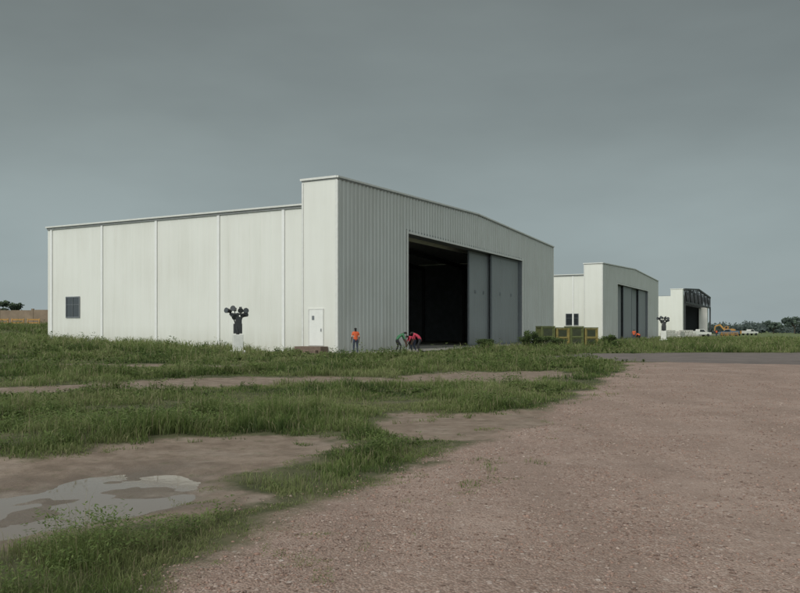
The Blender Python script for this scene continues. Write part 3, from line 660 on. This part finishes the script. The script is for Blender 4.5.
# ------------------------------------------------------------------ people
M_skin=mat_basic('dark_skin',(.09,.05,.035),.5,var=.1)
M_hair=mat_basic('black_hair',(.012,.01,.009),.8)
def cloth(n,c): return mat_basic(n,c,.85,var=.18,scale=9)
M_or=cloth('orange_shirt',(.70,.13,.045)); M_gr=cloth('green_shirt',(.06,.21,.10)); M_rd=cloth('red_shirt',(.50,.05,.09))
M_pn=cloth('navy_trousers',(.035,.045,.075)); M_pb=cloth('black_trousers',(.02,.02,.024)); M_shoe=cloth('shoes',(.03,.025,.02)); M_refl=cloth('reflective_tape',(.7,.7,.6))
def person(x,y,rz,pose,shirt,trousers,scale=1,z=None,vest=False):
    J={}
    if pose=='stand':
        J=dict(pel=(0,0,.95,.135),spi=(0,.01,1.12,.125),che=(0,0,1.32,.15),nek=(0,.005,1.48,.062),hd0=(0,.02,1.57,.078),hd1=(0,.02,1.66,.092),hd2=(0,.01,1.72,.055))
        for s,n in((-1,'l'),(1,'r')):
            J.update({'sh'+n:(s*.19,0,1.40,.068),'el'+n:(s*.25,-.02,1.12,.048),'wr'+n:(s*.25,.08,.88,.030),'pa'+n:(s*.25,.11,.80,.034),
              'hi'+n:(s*.10,0,.88,.098),'kn'+n:(s*.12,.03,.49,.064),'an'+n:(s*.13,-.02,.09,.045),'to'+n:(s*.14,.15,.045,.040)})
        fd=Vector((0,.05,-1)).normalized(); look=Vector((0,1,0))
    else:
        u=.14 if pose=='stoop' else 0.
        J=dict(pel=(0,-.18,.88,.14),spi=(0,-.04,1.0+u*.5,.128),che=(0,.16,1.06+u,.15),nek=(0,.32,1.08+u*1.4,.062),hd0=(0,.40,1.09+u*1.5,.078),hd1=(0,.48,1.07+u*1.5,.092),hd2=(0,.53,1.07+u*1.5,.06))
        for s,n in((-1,'l'),(1,'r')):
            J.update({'sh'+n:(s*.18,.22,1.04+u,.068),'el'+n:(s*.22,.32,.76+u,.048),'wr'+n:(s*.13,.42,.52+u,.030),'pa'+n:(s*.12,.45,.44+u,.034),
              'hi'+n:(s*.10,-.17,.81,.10),'kn'+n:(s*.15,.02+.06*s,.45,.064),'an'+n:(s*.15,-.10+.1*s,.09,.045),'to'+n:(s*.16,.07+.1*s,.045,.040)})
        fd=Vector((0,.25,-.97)).normalized(); look=Vector((0,.6,-.8)).normalized()
    E=[('pel','spi'),('spi','che'),('che','nek'),('nek','hd0'),('hd0','hd1'),('hd1','hd2')]
    lab=['shirt','shirt','skin','skin','skin','hair']
    for n in 'lr':
        E+=[('che','sh'+n),('sh'+n,'el'+n),('el'+n,'wr'+n),('wr'+n,'pa'+n),('pel','hi'+n),('hi'+n,'kn'+n),('kn'+n,'an'+n),('an'+n,'to'+n)]
        lab+=['shirt','shirt','skin','skin','tr','tr','tr','shoe']
        s=-1 if n=='l' else 1; p=Vector(J['pa'+n][:3])
        for i,(off,ln) in enumerate(((-.028,.065),(-.009,.078),(.010,.072),(.028,.055))):
            a=p+Vector((0,off,0))+fd*.03; c=a+fd*ln*.55; d=c+(fd+Vector((-s*.5,0,0))).normalized()*ln*.5
            J['f%s%da'%(n,i)]=(*a,.010); J['f%s%db'%(n,i)]=(*c,.009); J['f%s%dc'%(n,i)]=(*d,.008)
            E+=[('pa'+n,'f%s%da'%(n,i)),('f%s%da'%(n,i),'f%s%db'%(n,i)),('f%s%db'%(n,i),'f%s%dc'%(n,i))]; lab+=['skin']*3
        a=p+Vector((0,.042,.0)); c=a+(fd+Vector((0,.6,0))).normalized()*.035; J['t%sa'%n]=(*a,.011); J['t%sb'%n]=(*c,.009)
        E+=[('pa'+n,'t%sa'%n),('t%sa'%n,'t%sb'%n)]; lab+=['skin']*2
    names=list(J); idx={n:i for i,n in enumerate(names)}
    me=bpy.data.meshes.new('body'); me.from_pydata([J[n][:3] for n in names],[(idx[a],idx[b_]) for a,b_ in E],[])
    o=link(bpy.data.objects.new('body_tmp',me)); o.modifiers.new('s','SKIN'); sub=o.modifiers.new('u','SUBSURF'); sub.levels=1; sub.render_levels=1
    sv=me.skin_vertices[0].data
    for i,n in enumerate(names):
        r=J[n][3]; sv[i].radius=(r*1.12,r*.85) if n in('che','spi') else (r,r); sv[i].use_root=(n=='pel')
    dg=bpy.context.evaluated_depsgraph_get(); m2=bpy.data.meshes.new_from_object(o.evaluated_get(dg)); bpy.data.objects.remove(o)
    m2.name='body'; mats=[shirt,M_skin,trousers,M_shoe,M_hair,M_refl]; mi={'shirt':0,'skin':1,'tr':2,'shoe':3,'hair':4}
    for q in mats: m2.materials.append(q)
    segs=[(Vector(J[a][:3]),Vector(J[b_][:3]),J[a][3],J[b_][3],mi[l]) for (a,b_),l in zip(E,lab)]
    for p in m2.polygons:
        c=p.center; best=9;bi=0
        for a,b_,ra,rb,l in segs:
            d=b_-a; t=max(0,min(1,(c-a).dot(d)/d.length_squared)); q=(c-a-d*t).length/(ra+(rb-ra)*t)
            if q<best: best=q;bi=l
        if bi==1 and (c-Vector(J['hd1'][:3])).length<.2:
            h=c-Vector(J['hd1'][:3])
            if h.dot(look)<-.015 or (h.z>.05 and pose=='stand'): bi=4
        if vest and bi==0 and (abs(c.z-1.18)<.03): bi=5
        p.material_index=bi; p.use_smooth=True
    R=root('person',(x,y,gz(x,y) if z is None else z),rz,scale)
    b=link(bpy.data.objects.new('body',m2)); b.parent=R
    hc=Vector(J['hd1'][:3]); up=Vector((1,0,0)).cross(look); side=Vector((1,0,0))
    pr=[cyl(hc+look*.075-up*.0,hc+look*.105-up*.02,.014,.017,8)]+[cyl(hc+side*s*.082-look*.01,hc+side*s*.098-look*.015,.026,.02,8) for s in(-1,1)]
    part('nose_and_ears',pr,M_skin,R)
    part('eyes',[cyl(hc+look*.078+side*s*.032+up*.018,hc+look*.086+side*s*.032+up*.018,.010,.008,8) for s in(-1,1)],M_white,R)
    part('mouth',[cbox(hc+look*.08-up*.05,(.045,.014,.010))],M_hair,R)
person(-2.95,51.8,.35,'stand',M_or,M_pn,1.02,vest=True)
person(-.05,57.4,-1.35,'stoop',M_gr,M_pb,1.12)
person(1.35,58.0,1.25,'stoop',M_rd,M_pb,1.12)
person(.95,58.6,1.9,'bend',M_rd,M_pn,1.08)
person(33.0,110,2.6,'stand',M_or,M_pn,1.0); person(34.3,112,.5,'bend',M_or,M_pb,1.0)
person(69.8,172,.5,'stand',M_or,M_pn,1.0)

# ------------------------------------------------------------------ light and sky
sd_=Vector((-.48,-.74,.60)).normalized(); el=math.asin(sd_.z); az=math.atan2(sd_.x,sd_.y)
sl=bpy.data.lights.new('sun','SUN'); sl.energy=1.4; sl.angle=math.radians(14); sl.color=(1,.95,.89)
so=link(bpy.data.objects.new('sun',sl)); so.rotation_euler=sd_.to_track_quat('Z','Y').to_euler()
w=bpy.data.worlds.new('World'); S.world=w; w.use_nodes=True; nt=w.node_tree; L=nt.links; bg=nt.nodes['Background']
sky=N(nt,'ShaderNodeTexSky',sky_type='NISHITA'); sky.sun_disc=False; sky.sun_elevation=el; sky.sun_rotation=az; sky.dust_density=4
tc=N(nt,'ShaderNodeTexCoord'); sx=N(nt,'ShaderNodeSeparateXYZ'); L.new(tc.outputs['Generated'],sx.inputs[0])
r=ramp(nt,[(0,(.355,.42,.43)),(.10,(.30,.36,.365)),(.24,(.235,.276,.272)),(.42,(.178,.204,.198)),(1,(.30,.31,.30))]); L.new(sx.outputs['Z'],r.inputs[0])
mp=N(nt,'ShaderNodeMapping'); mp.inputs['Scale'].default_value=(1,1,3.2); mp.inputs['Rotation'].default_value=(0,.25,0); L.new(tc.outputs['Generated'],mp.inputs[0])
no=N(nt,'ShaderNodeTexNoise'); no.inputs['Scale'].default_value=1.9; no.inputs['Detail'].default_value=5; no.inputs['Roughness'].default_value=.5; L.new(mp.outputs[0],no.inputs['Vector'])
nr=N(nt,'ShaderNodeMapRange'); nr.inputs[1].default_value=.3; nr.inputs[2].default_value=.7; nr.inputs[3].default_value=.86; nr.inputs[4].default_value=1.14; L.new(no.outputs[0],nr.inputs[0])
dt=N(nt,'ShaderNodeVectorMath',operation='DOT_PRODUCT'); L.new(tc.outputs['Generated'],dt.inputs[0]); dt.inputs[1].default_value=tuple(sd_)
br=N(nt,'ShaderNodeMapRange'); br.interpolation_type='SMOOTHSTEP'; br.inputs[1].default_value=-.1; br.inputs[2].default_value=1; br.inputs[3].default_value=1; br.inputs[4].default_value=3.6; L.new(dt.outputs['Value'],br.inputs[0])
m1=N(nt,'ShaderNodeMath',operation='MULTIPLY'); L.new(nr.outputs[0],m1.inputs[0]); L.new(br.outputs[0],m1.inputs[1])
m2=N(nt,'ShaderNodeMath',operation='MULTIPLY'); L.new(m1.outputs[0],m2.inputs[0]); m2.inputs[1].default_value=10
vm=N(nt,'ShaderNodeVectorMath',operation='SCALE'); L.new(r.outputs[0],vm.inputs[0]); L.new(m2.outputs[0],vm.inputs['Scale'])
mx=N(nt,'ShaderNodeMix',data_type='RGBA'); mx.inputs[0].default_value=.94; L.new(sky.outputs[0],mx.inputs[6]); L.new(vm.outputs[0],mx.inputs[7])
L.new(mx.outputs[2],bg.inputs['Color']); bg.inputs['Strength'].default_value=.1

# ------------------------------------------------------------------ camera
cd=bpy.data.cameras.new('camera'); cam=link(bpy.data.objects.new('camera',cd)); cam.location=(0,0,1.6); cam.rotation_euler=(math.radians(90),0,0)
cd.sensor_width=36; cd.lens=35.1; cd.shift_y=.0419; cd.clip_end=20000; cd.clip_start=.05
S.camera=cam
